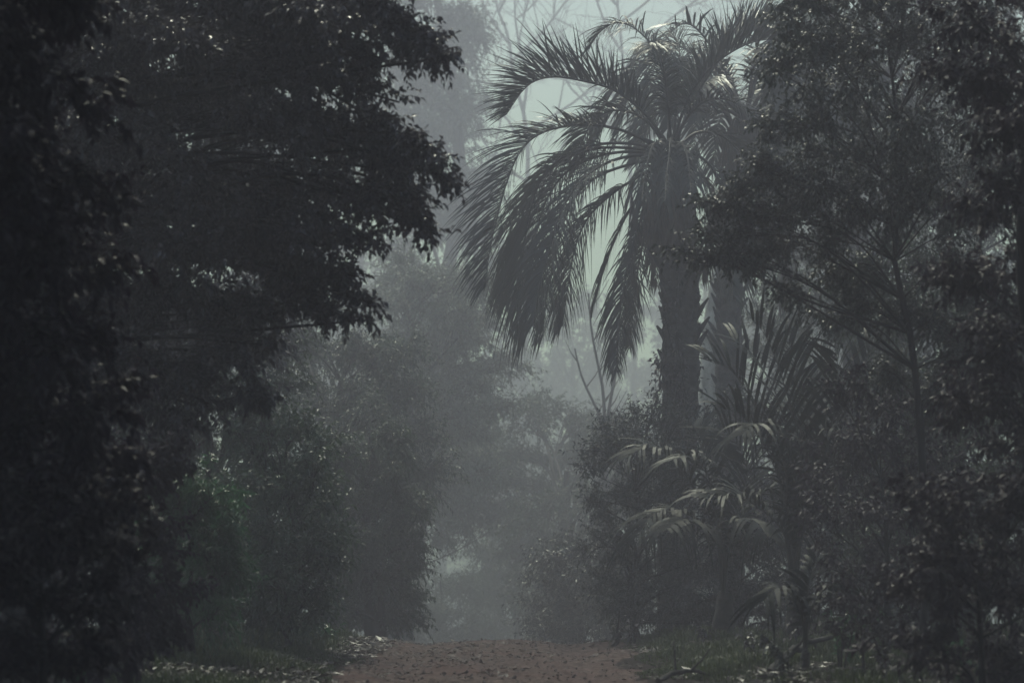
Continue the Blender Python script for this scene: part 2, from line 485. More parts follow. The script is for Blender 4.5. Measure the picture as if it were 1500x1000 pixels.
def blades(x, y, h):
    n = len(x); z = ground_z(x, y)
    th = rg.uniform(0, 2 * math.pi, n); lean = rg.uniform(.1, .75, n)
    w = .0045 * rg.uniform(.7, 1.5, n)
    b = np.stack([x, y, z], 1); o = np.stack([np.cos(th), np.sin(th), 0 * th], 1); pz = np.stack([-np.sin(th), np.cos(th), 0 * th], 1)
    m = b + o * (lean * h * .35)[:, None] + np.array([0, 0, 1]) * (h * .6)[:, None]
    t = b + o * (lean * h)[:, None] + np.array([0, 0, 1]) * (h * (1 - .3 * lean))[:, None]
    v = np.stack([b + pz * w[:, None], b - pz * w[:, None], m + pz * w[:, None] * .8, m - pz * w[:, None] * .8, t], 1)
    k = np.arange(n)[:, None] * 5
    mb.add(v.reshape(-1, 3), tris=np.concatenate([k + [0, 1, 3], k + [0, 3, 2], k + [2, 3, 4]], 1).reshape(-1, 3), tone=np.repeat(rg.random(n), 5))


def verge(n, x0, x1, y0, y1, hm):
    x = rg.uniform(x0, x1, n); y = rg.uniform(y0, y1, n)
    keep = (vnoise(x * 1.7 + 30, y * .9) > -.35) & (np.abs(x - ROAD_X) > 1.25 + .25 * vnoise(x + 3, y * .8))
    x, y = x[keep], y[keep]
    h = hm * (.45 + .6 * rg.random(len(x))) * (.7 + .5 * vnoise(x * 2.3, y * 1.4))
    h *= smooth(1.1, 1.9, np.abs(x - ROAD_X))
    blades(x, y, np.maximum(h, .02))


verge(24000, -4.2, -1.2, 18, 26, .19)
verge(24000, .95, 3.4, 18, 26.5, .2)
verge(9000, -3.6, -1.3, 14, 19, .1)
verge(6000, 1.2, 3.4, 13.5, 19, .09)
verge(3000, -1.6, -1.1, 22, 25.5, .07)
verge(5000, 2.5, 7, 14, 26, .18)
tag(mb.build('grass', GRASS), 'short ragged grass on the verges of the track', 'grass', kind='stuff')

# ------------------------------------------------------------------ main palm
PY = 28.0
pb = P(988, 905, PY); pb[2] = gz(pb[0], pb[1])
palm = empty('palm_tree', pb, 'tall palm with arching grey fronds and shaggy skirt, rising clear over the track edge', 'palm tree', 'tall palms beside the track')


def palm_trunk(root, base, pts, Y, r_low, r_top, seed, skirt_from):
    rg = np.random.default_rng(seed); mb = MB()
    path = spline(np.array([base - [0, 0, .2]] + [P(x, y, Y) for x, y in pts]), 90)
    t = np.linspace(0, 1, 90); rad = r_low + (r_top - r_low) * t
    rad[:6] *= np.linspace(1.35, 1.02, 6)
    rad = rad * (1 + .05 * np.sin(np.arange(90) * 1.9) + .03 * rg.normal(size=90))
    tube(mb, path, rad, 22, rng=rg, lump=.10)
    # old leaf bases
    n = 150; tt = skirt_from + (1 - skirt_from) * rg.random(n)
    for k in range(n):
        i = int(tt[k] * 89); a = rg.uniform(0, 2 * math.pi); o = np.array([math.cos(a), math.sin(a), 0])
        p0 = path[i] + o * rad[i] * .85; L = rg.uniform(.04, .12) if rg.random() < .7 else rg.uniform(.12, .3)
        tube(mb, [p0, p0 + o * L * .35 + np.array([0, 0, L * .6]), p0 + o * L * .65 + np.array([0, 0, L * 1.0])], [.035, .03, .012], 5)
    mb.build('trunk', BARK_PALM, root, origin=base, smooth_shade=True)
    return path


palm_trunk(palm, pb, [(990, 780), (995, 620), (997, 520), (995, 420), (990, 320), (985, 225)], PY, .20, .23, 21, .45)

FR = [
    # midrib pixels, depth change, leaflet length, n, v_ang, droop, fwd, roll
    ([(984, 215), (978, 150), (972, 100), (962, 72), (948, 66)], -1.3, .62, 70, .35, .75, .7, .0),
    ([(982, 212), (975, 130), (960, 75), (930, 42), (902, 34), (878, 48), (862, 72)], .5, .55, 70, .3, .6, .7, .25),
    ([(978, 215), (958, 182), (932, 155), (897, 131), (855, 119), (815, 113), (786, 118), (765, 134), (742, 168)], -.7, .72, 110, 1.1, .2, .6, .15),
    ([(976, 215), (952, 182), (925, 165), (893, 163), (868, 180), (852, 210), (846, 245)], .8, .5, 70, .5, .5, .7, -.2),
    ([(972, 218), (940, 203), (908, 190), (868, 183), (822, 186), (785, 199), (760, 225), (742, 268), (728, 320), (716, 375), (712, 420)], -1.0, .72, 120, .75, .4, .7, .2),
    ([(970, 222), (930, 211), (880, 211), (832, 226), (797, 256), (778, 303), (768, 360), (762, 430), (768, 500)], .6, .72, 120, .35, .7, .75, -.15),
    ([(970, 224), (925, 217), (872, 218), (820, 238), (786, 275), (766, 330), (750, 395), (742, 440)], 1.3, .68, 110, .3, .75, .7, .1),
    ([(968, 232), (925, 240), (878, 257), (846, 283), (826, 325), (812, 380), (800, 440), (796, 492)], -.5, .62, 95, .3, .7, .75, .2),
    ([(969, 228), (922, 222), (872, 230), (830, 252), (802, 290), (786, 340), (778, 400), (776, 460)], 1.0, .68, 100, .3, .85, .75, -.2),
    ([(969, 230), (928, 228), (886, 240), (848, 268), (822, 310), (806, 360), (790, 420), (780, 478)], -1.2, .62, 90, .3, .8, .75, .2),
    ([(968, 240), (930, 262), (895, 285), (862, 318), (843, 360), (832, 420), (824, 478)], .9, .55, 85, .3, .75, .8, -.1),
    ([(972, 250), (945, 280), (918, 315), (897, 360), (880, 410), (868, 452)], .3, .3, 40, .2, .9, 1.2, 0),
    ([(974, 255), (952, 290), (934, 335), (920, 390), (910, 445), (905, 505), (903, 545)], -.6, .42, 75, .3, .8, .9, .1),
    ([(976, 260), (958, 300), (943, 350), (932, 410), (926, 470), (922, 510)], .7, .34, 60, .3, .8, .9, -.1),
    ([(986, 215), (1000, 165), (1022, 122), (1060, 84), (1110, 60), (1160, 62), (1195, 90)], -.6, .72, 110, 1.0, .3, .7, -.3),
    ([(988, 216), (1006, 168), (1032, 120), (1070, 70), (1115, 34), (1160, 18)], .7, .68, 100, .9, .25, .75, .3),
    ([(988, 216), (1004, 176), (1030, 150), (1062, 145), (1092, 162), (1112, 195), (1122, 240)], -.9, .58, 80, .4, .6, .7, .2),
    ([(990, 220), (1018, 196), (1050, 196), (1080, 218), (1100, 255), (1108, 300), (1110, 350)], .5, .58, 80, .4, .65, .75, 0),
    ([(990, 228), (1015, 225), (1042, 245), (1060, 285), (1070, 335), (1074, 390), (1074, 430)], -.8, .52, 75, .35, .7, .8, .2),
    ([(986, 222), (990, 210), (1000, 212), (1006, 226), (1010, 255), (1012, 285)], -1.6, .42, 46, .35, .75, .8, .1),
    ([(982, 222), (972, 206), (958, 212), (950, 232), (944, 262), (940, 295)], -1.6, .42, 46, .35, .75, .8, -.2),
    ([(984, 220), (984, 203), (982, 208), (980, 230), (976, 262), (974, 295)], -1.8, .4, 46, .35, .75, .8, 0),
    ([(986, 214), (992, 140), (996, 90), (992, 60), (980, 44)], 1.0, .55, 60, .5, .4, .75, .3),
]
rg = np.random.default_rng(31)
for pts, dy, ll, n, va, dr, fw, roll in FR:
    frond(palm, pb, pix_path(pts, PY, dy), rg, ll * 1.12, int(n * (1.25 if dy > -1.55 else .8)), PALM, va, dr if dy > -1.55 else 1.2, .019, fw, roll=roll, bare=.2, seg=5, ragged=.24 if dy > -1.55 else .5)
# dead fronds of the skirt hanging against the trunk
for k in range(14):
    a = rg.uniform(0, 2 * math.pi); o = np.array([math.cos(a), math.sin(a), 0])
    st = P(988, rg.uniform(245, 300), PY) + o * .15
    L = rg.uniform(.5, 1.25)
    pth = np.array([st, st + o * .22 + [0, 0, .02], st + o * .36 - [0, 0, .3 * L], st + o * .32 - [0, 0, .65 * L], st + o * .26 - [0, 0, L]])
    frond(palm, pb, pth, rg, .3, 34, PALM_DEAD, .2, .95, .024, 1.0, bare=.15, name='dead_frond', side=np.cross(o, [0, 0, 1]), ragged=.3)

# small leaved climber clinging to the palm trunk
def climber():
    rc = np.random.default_rng(95); b = pb + [-.28, -.3, 0]; root = empty('climbing_plant', b, 'small leaved climber clinging to the dark trunk of the tall palm', 'climber')
    sm = MB(); lf = MB()
    for k in range(9):
        a0 = rc.uniform(-2.9, -.2); h0 = rc.uniform(1.2, 2.2); h1 = rc.uniform(2.6, 4.6); q = np.linspace(0, 1, 16)
        ang = a0 + .5 * np.sin(q * 4 + k); zz = h0 + (h1 - h0) * q; rr = .235 + .03 * rc.random(16)
        p = np.stack([pb[0] + .05 + rr * np.cos(ang), pb[1] + rr * np.sin(ang), pb[2] + zz], 1)
        tube(sm, p, np.linspace(.009, .003, 16), 5)
        i = rc.integers(0, 16, 120); d = rc.normal(size=(120, 3)) * .8 + np.stack([np.cos(ang[i]), np.sin(ang[i]), 0 * i - .4], 1)
        leaves(lf, rc, p[i] + rc.normal(size=(120, 3)) * .035, d, rc.uniform(.03, .075, 120), wr=.6, curl=.3)
    sm.build('stems', BARK, root, origin=b); lf.build('leaves', LEAF_DARK, root, origin=b)


climber()

# second palm, behind to the right
QY = 32.0
qb = P(1072, 905, QY); qb[2] = gz(qb[0], qb[1])
palm2 = empty('palm_tree', qb, 'second palm half hidden behind the leafy tree, its crown fanning above a pale trunk', 'palm tree', 'tall palms beside the track')
palm_trunk(palm2, qb, [(1070, 700), (1068, 540), (1068, 400), (1074, 300), (1092, 180)], QY, .17, .17, 22, .5)
for k in range(20):
    az = 2 * math.pi * k / 20 + rg.uniform(-.15, .15); o = np.array([math.cos(az), math.sin(az), 0])
    c = P(1092, 175, QY); up = [1.5, .9, .45][k % 3] * rg.uniform(.85, 1.15); L = rg.uniform(1.6, 2.1)
    pth = np.array([c, c + o * .3 * L + [0, 0, .55 * up], c + o * .62 * L + [0, 0, .8 * up], c + o * .9 * L + [0, 0, .55 * up - .1], c + o * 1.08 * L + [0, 0, .1 * up - .45]])
    frond(palm2, qb, pth, rg, .6, 60, PALM, .45, .5, .032, .75, roll=rg.uniform(-.25, .25))
for k in range(4):
    o = np.array([[.5, -.5, 0], [-.3, -.4, 0], [.1, -.6, 0], [.6, .2, 0]][k], float)
    st = c + o * .1 - np.array([0, 0, .1]); L = rg.uniform(1.6, 2.5)
    frond(palm2, qb, np.array([st, st + o * .5 + [0, 0, .05], st + o * .8 - [0, 0, .35 * L], st + o * .75 - [0, 0, .7 * L], st + o * .65 - [0, 0, L]]), rg, .42, 55, PALM_DEAD, .2, .95, .026, 1, name='dead_frond', ragged=.25)


# young palms, no visible trunk
def lower(fr, dx, dy):
    return [([(x + dx * (y < 700), y + (dy if y < 700 else dy * .4)) for x, y in p], *q) for p, *q in fr]


def young_palm(px, py, Y, label, fronds, seed, cat='young palm', group='young palms under the tall palm', w=.032, sh=1.0):
    rg = np.random.default_rng(seed)
    b = P(px, py, Y); b[2] = gz(b[0], b[1])
    root = empty('young_palm', b, label, cat, group)
    st = MB(); tube(st, spline([b - [0, 0, .1], b + [0, 0, .2 * sh], b + [.02, 0, .45 * sh]], 8), np.linspace(.13, .07, 8) * sh, 10, rng=rg, lump=.25)
    st.build('stem', BARK_PALM, root, origin=b, smooth_shade=True)
    for pts, dy, ll, n, va, dr, fw, roll in fronds:
        p = pix_path(pts, Y, dy); p = np.vstack([[b + [0, 0, .3 * sh]], p])
        frond(root, b, p, rg, ll * 1.45, int(n * .75), PALM_YOUNG, va, dr, w, fw, roll=roll, bare=.3, r0=.016, seg=6, ragged=.14, tipf=.6)
    return root


young_palm(1165, 900, 22, 'young palm with dark upright fronds and pale drooping tips, growing in front of the thicket', lower([
    ([(1150, 760), (1125, 680), (1095, 610), (1062, 568), (1035, 560)], -.3, .5, 34, .7, .35, .7, .2),
    ([(1150, 750), (1130, 660), (1110, 600), (1085, 582), (1062, 600)], -.9, .42, 30, .2, .9, .6, .0),
    ([(1155, 740), (1140, 640), (1115, 540), (1080, 480), (1050, 460)], .4, .5, 36, .5, .3, .8, .3),
    ([(1165, 740), (1165, 640), (1155, 550), (1140, 480), (1125, 450)], .2, .45, 36, .4, .3, .9, -.2),
    ([(1170, 740), (1185, 640), (1200, 560), (1205, 500), (1200, 465)], -.4, .45, 36, .4, .3, .9, .1),
    ([(1172, 740), (1185, 660), (1200, 610), (1220, 590), (1240, 605)], -.8, .40, 28, .3, .8, .7, .1),
    ([(1175, 745), (1205, 660), (1240, 590), (1270, 560), (1292, 570), (1305, 600)], -.3, .42, 34, .5, .6, .8, -.3),
    ([(1178, 760), (1210, 680), (1245, 640), (1275, 640), (1290, 670), (1295, 710)], -.5, .38, 30, .4, .8, .8, .1),
    ([(1150, 750), (1115, 640), (1085, 560), (1050, 505), (1015, 490)], .2, .5, 36, .6, .3, .8, .3),
    ([(1160, 740), (1150, 620), (1125, 520), (1100, 455), (1075, 425)], -.3, .5, 38, .6, .3, .9, .2),
    ([(1175, 740), (1195, 640), (1225, 540), (1250, 480), (1270, 465)], .3, .5, 38, .6, .3, .9, -.2),
    ([(1180, 750), (1220, 660), (1260, 570), (1300, 510), (1335, 500)], .2, .5, 38, .6, .35, .9, -.2),
    ([(1150, 770), (1100, 720), (1050, 690), (1010, 690)], -.5, .42, 30, .5, .6, .7, .2),
    ([(1160, 750), (1150, 660), (1150, 590), (1160, 540)], .8, .45, 30, .5, .3, .9, 0),
], 22, 38), 41)
young_palm(1060, 925, 23.5, 'low young palm whose arching fronds carry pale hanging leaflets beside the tall trunk', [
    ([(1050, 790), (1020, 720), (985, 672), (950, 655), (920, 668)], -.6, .42, 32, .35, .65, .7, .1),
    ([(1055, 800), (1045, 735), (1035, 690), (1010, 668), (985, 672)], -.9, .38, 28, .3, .8, .6, .0),
    ([(1055, 800), (1020, 760), (985, 745), (955, 755), (935, 785)], -.7, .40, 30, .3, .85, .6, .1),
    ([(1065, 810), (1075, 775), (1092, 760), (1110, 765), (1125, 785)], -.9, .36, 26, .2, .95, .5, .0),
    ([(1065, 800), (1085, 735), (1095, 690), (1080, 650), (1060, 630)], .3, .5, 34, .5, .3, .8, .3),
    ([(1060, 800), (1050, 720), (1030, 660), (1015, 625)], .3, .45, 32, .5, .3, .8, -.2),
    ([(1068, 810), (1100, 740), (1130, 715), (1150, 735), (1160, 770)], .2, .42, 30, .3, .7, .7, .1),
    ([(1060, 815), (1030, 775), (1000, 760), (975, 775)], -1.1, .36, 26, .2, .95, .5, .1),
], 42)
young_palm(1180, 965, 17.5, 'knee high palm seedling with a few bent leaves by the litter on the bank', [
    ([(1175, 900), (1160, 870), (1140, 860), (1118, 880)], -.3, .26, 20, .3, .8, .6, .1),
    ([(1185, 900), (1205, 865), (1230, 855), (1255, 872)], .2, .26, 20, .3, .8, .6, .1),
    ([(1180, 900), (1185, 850), (1195, 820)], .1, .24, 20, .4, .5, .8, .1),
], 43, w=.03, sh=.3)


# ------------------------------------------------------------------ trees and shrubs
def G(px, Y):
    x = (px - 750) / FPX * Y / (math.cos(PITCH)) * 1.0
    return np.array([x, Y, gz(x, Y)])


def fill(seed, box, Y, r, n, dY=1.0, den=1.0):
    """n overlapping foliage masses filling a pixel box"""
    rg = np.random.default_rng(seed); x0, y0, x1, y1 = box
    nx = max(1, round(math.sqrt(n * (x1 - x0) / max(1, (y1 - y0))))); ny = max(1, round(n / nx)); out = []
    for i in range(nx):
        for j in range(ny):
            out.append((x0 + (i + .5 + rg.uniform(-.35, .35)) * (x1 - x0) / nx, y0 + (j + .5 + rg.uniform(-.35, .35)) * (y1 - y0) / ny,
                        Y + rg.uniform(-dY, dY), r * rg.uniform(.8, 1.25), den))
    return out


# the big dark tree leaning over the track from the left
A = fill(1, (110, -60, 520, 400), 17, 62, 34, 1.3) + [
    (545, 10, 16.6, 30), (585, 35, 16.5, 26), (615, 55, 16.4, 20), (642, 72, 16.4, 14), (660, 84, 16.4, 8), (560, 85, 16.6, 26), (535, 130, 16.8, 30),
    (585, 150, 16.6, 12), (560, 190, 16.6, 24), (600, 215, 16.5, 18), (635, 228, 16.4, 12), (655, 240, 16.4, 7), (660, 262, 16.4, 4), (590, 250, 16.6, 20),
    (610, 290, 16.4, 14), (628, 320, 16.4, 10), (634, 338, 16.4, 4), (570, 310, 16.6, 24), (540, 350, 16.6, 26), (525, 405, 16.5, 18), (543, 445, 16.4, 8), (545, 468, 16.4, 4),
    (480, 420, 16.7, 24), (488, 455, 16.5, 8), (440, 420, 16.8, 30), (395, 460, 16.8, 24), (395, 505, 16.6, 10), (375, 545, 16.4, 8), (386, 580, 16.3, 5),
    (330, 490, 17, 40), (300, 555, 16.6, 28), (320, 600, 16.4, 12), (270, 625, 16.5, 16), (250, 460, 17, 60), (215, 550, 16.8, 46), (160, 470, 17, 70), (150, 580, 17, 60),
    (590, -40, 16.6, 30), (520, -80, 17, 60), (300, -140, 17.5, 110), (430, -150, 17.5, 100), (150, -150, 17, 110), (60, 150, 17.5, 90), (60, 300, 17.5, 90), (50, 20, 17.5, 90)] + fill(60, (-140, -20, 130, 680), 17.8, 75, 30, .8)
broadleaf('broadleaf_tree', 'big dark broadleaf tree leaning over the track, its ragged leaf sprays against pale fog', 'tree',
          G(30, 17.8), P(60, -40, 17.8), .14, A, .055, LEAF_DARK, seed=11, nb=17, nt=11, nl=11, twig=.16, droop=.55, spread=.8, wr=.5, brad=.005, lim=.5, attach=.05, clump=.45)
broadleaf('broadleaf_tree', 'tall dim tree standing close behind the big dark leaning tree', 'tree', G(60, 24), P(60, 0, 24), .15, fill(41, (-120, -80, 430, 560), 24, 66, 48, 1.5), .075, LEAF_DARK, seed=61, nb=15, nt=9, nl=10, twig=.25, droop=.5, limb_parts=False, brad=.008)

# nearest tree at the left edge
Bb = fill(2, (-200, -100, 90, 660), 12, 80, 44, .9, 1.0) + [(120, 30, 12.4, 50, .4), (150, 160, 12.6, 46, .35), (130, 280, 12.5, 50, .4), (160, 400, 12.6, 46, .35), (140, 500, 12.3, 50, .5), (150, 620, 12.2, 54, .6), (180, 700, 12.4, 44, .4), (200, 580, 12.8, 36, .3),
    (90, 740, 12, 70), (10, 760, 12, 90), (-100, 760, 12, 100)]
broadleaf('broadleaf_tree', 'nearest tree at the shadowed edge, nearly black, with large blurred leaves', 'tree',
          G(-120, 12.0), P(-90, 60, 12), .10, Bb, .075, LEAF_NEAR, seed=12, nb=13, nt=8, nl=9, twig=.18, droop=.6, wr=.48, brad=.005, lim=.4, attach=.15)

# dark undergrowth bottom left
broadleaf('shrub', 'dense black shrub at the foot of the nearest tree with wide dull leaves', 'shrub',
          G(60, 11.5), P(60, 800, 11.5), .03, fill(3, (-80, 720, 190, 1000), 11.5, 65, 16, .5), .06, LEAF_SHADE_TINT, seed=13, nb=9, nt=6, nl=8, twig=.14, droop=.4, limb_parts=False, brad=.004)
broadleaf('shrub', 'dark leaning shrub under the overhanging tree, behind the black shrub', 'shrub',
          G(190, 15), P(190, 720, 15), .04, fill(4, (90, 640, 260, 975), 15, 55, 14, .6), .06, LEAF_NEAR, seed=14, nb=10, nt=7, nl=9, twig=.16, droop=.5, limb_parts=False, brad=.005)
broadleaf('shrub', 'fresh green shrub with fine narrow leaves beneath the dark hanging sprays', 'shrub',
          G(290, 19), P(285, 770, 19), .04, fill(5, (225, 700, 330, 925), 19, 42, 13, .5) + [(255, 710, 19, 30), (330, 800, 18.8, 32), (350, 830, 18.7, 22), (320, 760, 19, 30)], .075, LEAF_GREEN, seed=15, nb=11, nt=8, nl=10,
          twig=.16, droop=.45, wr=.2, limb_parts=False, brad=.004)
broadleaf('shrub', 'tall loose shrub with leaves coloured bright for glints standing behind the grassy verge', 'shrub',
          G(430, 22), P(425, 740, 22), .05, fill(6, (330, 620, 480, 925), 22, 28, 28, 1.2) + [(480, 745, 21.7, 24), (490, 790, 21.7, 22), (495, 830, 21.7, 18), (475, 900, 21.6, 20), (380, 610, 22, 34), (350, 570, 22.3, 36)],
          .065, LEAF_GLINT, seed=16, nb=9, nt=8, nl=9, twig=.26, droop=.35, spread=.75, shell=.5, wr=.4, limb_parts=False, brad=.006)
slim = broadleaf('broadleaf_tree', 'slim shadowy tree filling the gap behind the tall loose shrub', 'tree',
          G(300, 27), P(330, 480, 27), .1, fill(7, (120, 430, 430, 930), 27, 52, 30, 2.2), .062, LEAF_MID, seed=17, nb=14, nt=9, nl=11, twig=.28, droop=.5, limb_parts=False, brad=.009, group='dim trees filling the depth of the wood')

# mid-distance trees left of the track
broadleaf('broadleaf_tree', 'bushy dark tree whose skirt overhangs the left rim of the track', 'tree',
          G(555, 31), P(545, 640, 31), .16, fill(8, (470, 640, 600, 930), 31, 32, 26, 1.6) + [(600, 800, 30.8, 26), (612, 830, 30.7, 16), (598, 880, 30.8, 24), (590, 915, 30.8, 22), (610, 740, 31, 26), (605, 905, 30.8, 12)],
          .055, LEAF_MID, seed=18, nb=15, nt=10, nl=13, twig=.26, droop=.65, limb_parts=False, brad=.008)
broadleaf('broadleaf_tree', 'hazy grey tree with a spreading crown above the bushy dark tree', 'tree',
          G(500, 36), P(500, 560, 36), .2, fill(9, (400, 500, 620, 760), 36, 34, 24, 2.6) + [(520, 510, 36, 36), (560, 540, 36, 40), (600, 590, 36, 40), (630, 640, 36, 36), (640, 700, 36, 34), (420, 500, 36, 40)],
          .065, LEAF_MID, seed=19, nb=15, nt=9, nl=12, twig=.34, droop=.55, limb_parts=False, brad=.01)
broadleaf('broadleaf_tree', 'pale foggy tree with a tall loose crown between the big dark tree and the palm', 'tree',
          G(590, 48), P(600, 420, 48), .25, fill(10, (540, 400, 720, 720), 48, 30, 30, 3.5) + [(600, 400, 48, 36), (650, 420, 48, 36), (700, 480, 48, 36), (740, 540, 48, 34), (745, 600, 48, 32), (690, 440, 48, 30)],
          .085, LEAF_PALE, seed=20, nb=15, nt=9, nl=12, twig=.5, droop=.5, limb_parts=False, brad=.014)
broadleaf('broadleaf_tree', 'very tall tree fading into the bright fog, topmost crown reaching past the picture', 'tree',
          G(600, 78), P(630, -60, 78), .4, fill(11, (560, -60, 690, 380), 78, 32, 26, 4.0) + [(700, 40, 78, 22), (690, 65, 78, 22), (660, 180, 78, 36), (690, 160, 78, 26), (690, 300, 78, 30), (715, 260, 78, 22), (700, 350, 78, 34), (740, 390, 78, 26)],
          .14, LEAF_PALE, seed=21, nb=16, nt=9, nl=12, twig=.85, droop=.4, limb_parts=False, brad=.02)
# arch over the track
broadleaf('broadleaf_tree', 'leaning tree with a hooked limb that arches low across the foggy track', 'tree',
          G(585, 55), P(650, 690, 55), .16, fill(12, (620, 660, 760, 770), 55, 36, 12, 1.5) + [(650, 640, 55, 34), (690, 660, 55, 26), (730, 700, 55, 32), (770, 690, 55, 36), (700, 775, 55, 20), (660, 790, 55, 14), (760, 760, 55, 36), (620, 620, 55, 44), (660, 600, 55, 36), (720, 640, 55, 30)],
          .09, LEAF_MID, seed=22, nb=14, nt=9, nl=12, twig=.45, droop=.5, limb_parts=True, brad=.01, lim=.4, trunk_pts=[G(545, 55) - [0, 0, .2], P(548, 840, 55), P(575, 745, 55), P(625, 705, 55), P(660, 722, 55), P(680, 700, 55), P(676, 670, 55)])

# right of the track, in the fog
broadleaf('shrub', 'rounded foggy thicket closing the far right rim of the track', 'shrub',
          G(755, 62), P(755, 800, 62), .1, fill(13, (720, 770, 800, 950), 62, 40, 12, 1.5) + [(700, 810, 62, 20), (712, 860, 62, 20)], .1, LEAF_MID, seed=23, nb=14, nt=9, nl=12, twig=.5, droop=.5, limb_parts=False, brad=.012)
broadleaf('broadleaf_tree', 'broad misty tree spreading low between the track and the palm trunk', 'tree',
          G(840, 50), P(830, 690, 50), .2, fill(14, (735, 600, 960, 930), 52, 34, 36, 3.5), .085, LEAF_MID, seed=24, nb=15, nt=9, nl=12, twig=.42, droop=.5, limb_parts=False, brad=.012)
broadleaf('shrub', 'low dim shrub at the right rim of the track in front of the misty tree', 'shrub',
          G(850, 36), P(850, 840, 36), .06, fill(15, (780, 800, 920, 945), 36, 36, 14, 1), .06, LEAF_GREY, seed=25, nb=14, nt=9, nl=12, twig=.3, droop=.5, limb_parts=False, brad=.008)
broadleaf('shrub', 'small leaved shrub wrapped round the base of the tall palm', 'shrub',
          G(935, 26.3), P(930, 720, 26.3), .05, fill(16, (885, 640, 1010, 920), 26.3, 30, 32, 1.1) + [(925, 615, 26.2, 28), (900, 640, 26.2, 28), (870, 660, 26.2, 24), (862, 690, 26.2, 20), (858, 730, 26.2, 18), (955, 600, 26.2, 26), (985, 630, 26, 34), (1030, 620, 26.6, 40), (1050, 680, 26.6, 44), (1080, 620, 27, 40), (870, 800, 26.2, 28), (890, 860, 26.2, 34)],
          .046, LEAF_PALM_SHRUB, seed=26, nb=10, nt=8, nl=11, twig=.24, droop=.25, spread=.8, shell=.55, limb_parts=False, brad=.005)
broadleaf('shrub', 'dark low shrub behind the young palms, sprinkled with tiny glints', 'shrub',
          G(1080, 25.2), P(1075, 820, 25.2), .05, fill(17, (1010, 700, 1160, 930), 25.3, 44, 24, .6), .05, LEAF_DARK, seed=27, nb=13, nt=8, nl=10, twig=.2, droop=.3, limb_parts=False, brad=.005)

# pale blotched trunk and the trees on the right
broadleaf('pale_trunk_tree', 'tree with a pale blotched trunk showing just beside the palm trunk', 'tree',
          G(1062, 39), P(1072, 60, 39), .42, [(1130, 150, 39, 40), (1170, 100, 39, 40), (1150, 210, 39, 40)], .07, LEAF_MID, BARK_PALE, seed=28, trunk_pts=[G(1050, 39) - [0, 0, .2], P(1049, 640, 39), P(1054, 450, 39), P(1085, 300, 39), P(1120, 180, 39)])
PALE_BLOBS = fill(18, (1150, -60, 1500, 200), 38, 58, 22, 2.5, .8)
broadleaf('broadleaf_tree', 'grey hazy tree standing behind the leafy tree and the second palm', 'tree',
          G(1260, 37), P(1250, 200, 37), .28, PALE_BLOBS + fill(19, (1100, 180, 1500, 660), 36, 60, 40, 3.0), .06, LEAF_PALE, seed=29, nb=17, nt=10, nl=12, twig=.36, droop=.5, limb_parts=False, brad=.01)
RT = fill(20, (1140, -40, 1500, 300), 19, 50, 46, 1.6, .5) + [(1135, 90, 19, 30, .7), (1120, 190, 19, 28, .9), (1110, 250, 19, 24, .9), (1095, 320, 19, 24, .9), (1110, 370, 19, 30, .8), (1170, 10, 19, 30), (1200, 70, 19, 30),
     (1160, 300, 19, 40), (1200, 350, 19, 34, .7), (1240, 310, 19, 40), (1300, 320, 19, 40), (1360, 300, 19, 50), (1420, 330, 19, 50), (1450, 430, 19, 50), (1400, 400, 19, 40, .7), (1150, 420, 19, 28, .5), (1420, 520, 19, 50), (1270, 390, 19.3, 26, .5),
     (1250, 440, 19.4, 34, .8), (1200, 470, 19.6, 30, .6), (1310, 470, 19.3, 40, .9), (1370, 470, 19, 44), (1290, 550, 19.4, 44, .9), (1370, 580, 19.2, 44, .9), (1220, 400, 19.4, 28, .7), (1002, 385, 19, 9, .45), (1032, 300, 19, 12, .6), (978, 362, 19, 6, .35), (1040, 370, 19, 12, .6), (1015, 335, 19, 7, .4), (1065, 300, 19, 8, .6), (1072, 345, 19, 8, .6), (1085, 270, 19, 12, .7), (1420, -110, 19, 80), (1250, -120, 19, 80), (1130, -60, 19, 50, .5)]
broadleaf('broadleaf_tree', 'leafy tree with dark forking limbs and small leaves in front of the second palm', 'tree',
          G(1350, 19), P(1330, 300, 19), .042, RT, .042, LEAF_GREY, seed=30, nb=13, nt=10, nl=11, twig=.2, droop=.5, spread=.9, wr=.5, brad=.004, lim=.4, clump=.4, shell=.15,
          trunk_pts=[G(1350, 19) - [0, 0, .1], P(1352, 700, 19), P(1342, 560, 19), P(1330, 470, 19), P(1310, 380, 19), P(1320, 240, 19), P(1300, 60, 19)])
broadleaf('broadleaf_tree', 'thick limbed tree at the dark edge, its bough crossing a bright gap in the leaves', 'tree',
          G(1560, 15), P(1510, 120, 15), .08, fill(21, (1440, -60, 1640, 700), 15.6, 80, 26, 1.0, .8) + [(1400, 20, 15, 50, .6), (1380, 120, 15, 44, .5), (1400, 420, 15, 50), (1420, 600, 15, 60), (1460, 300, 14.5, 60), (1450, 520, 14.5, 60), (1480, 200, 14.5, 50), (1440, 130, 15, 26)], .06, LEAF_NEAR, seed=31, nb=13, nt=8, nl=9, twig=.17, droop=.5, brad=.005, lim=.3)
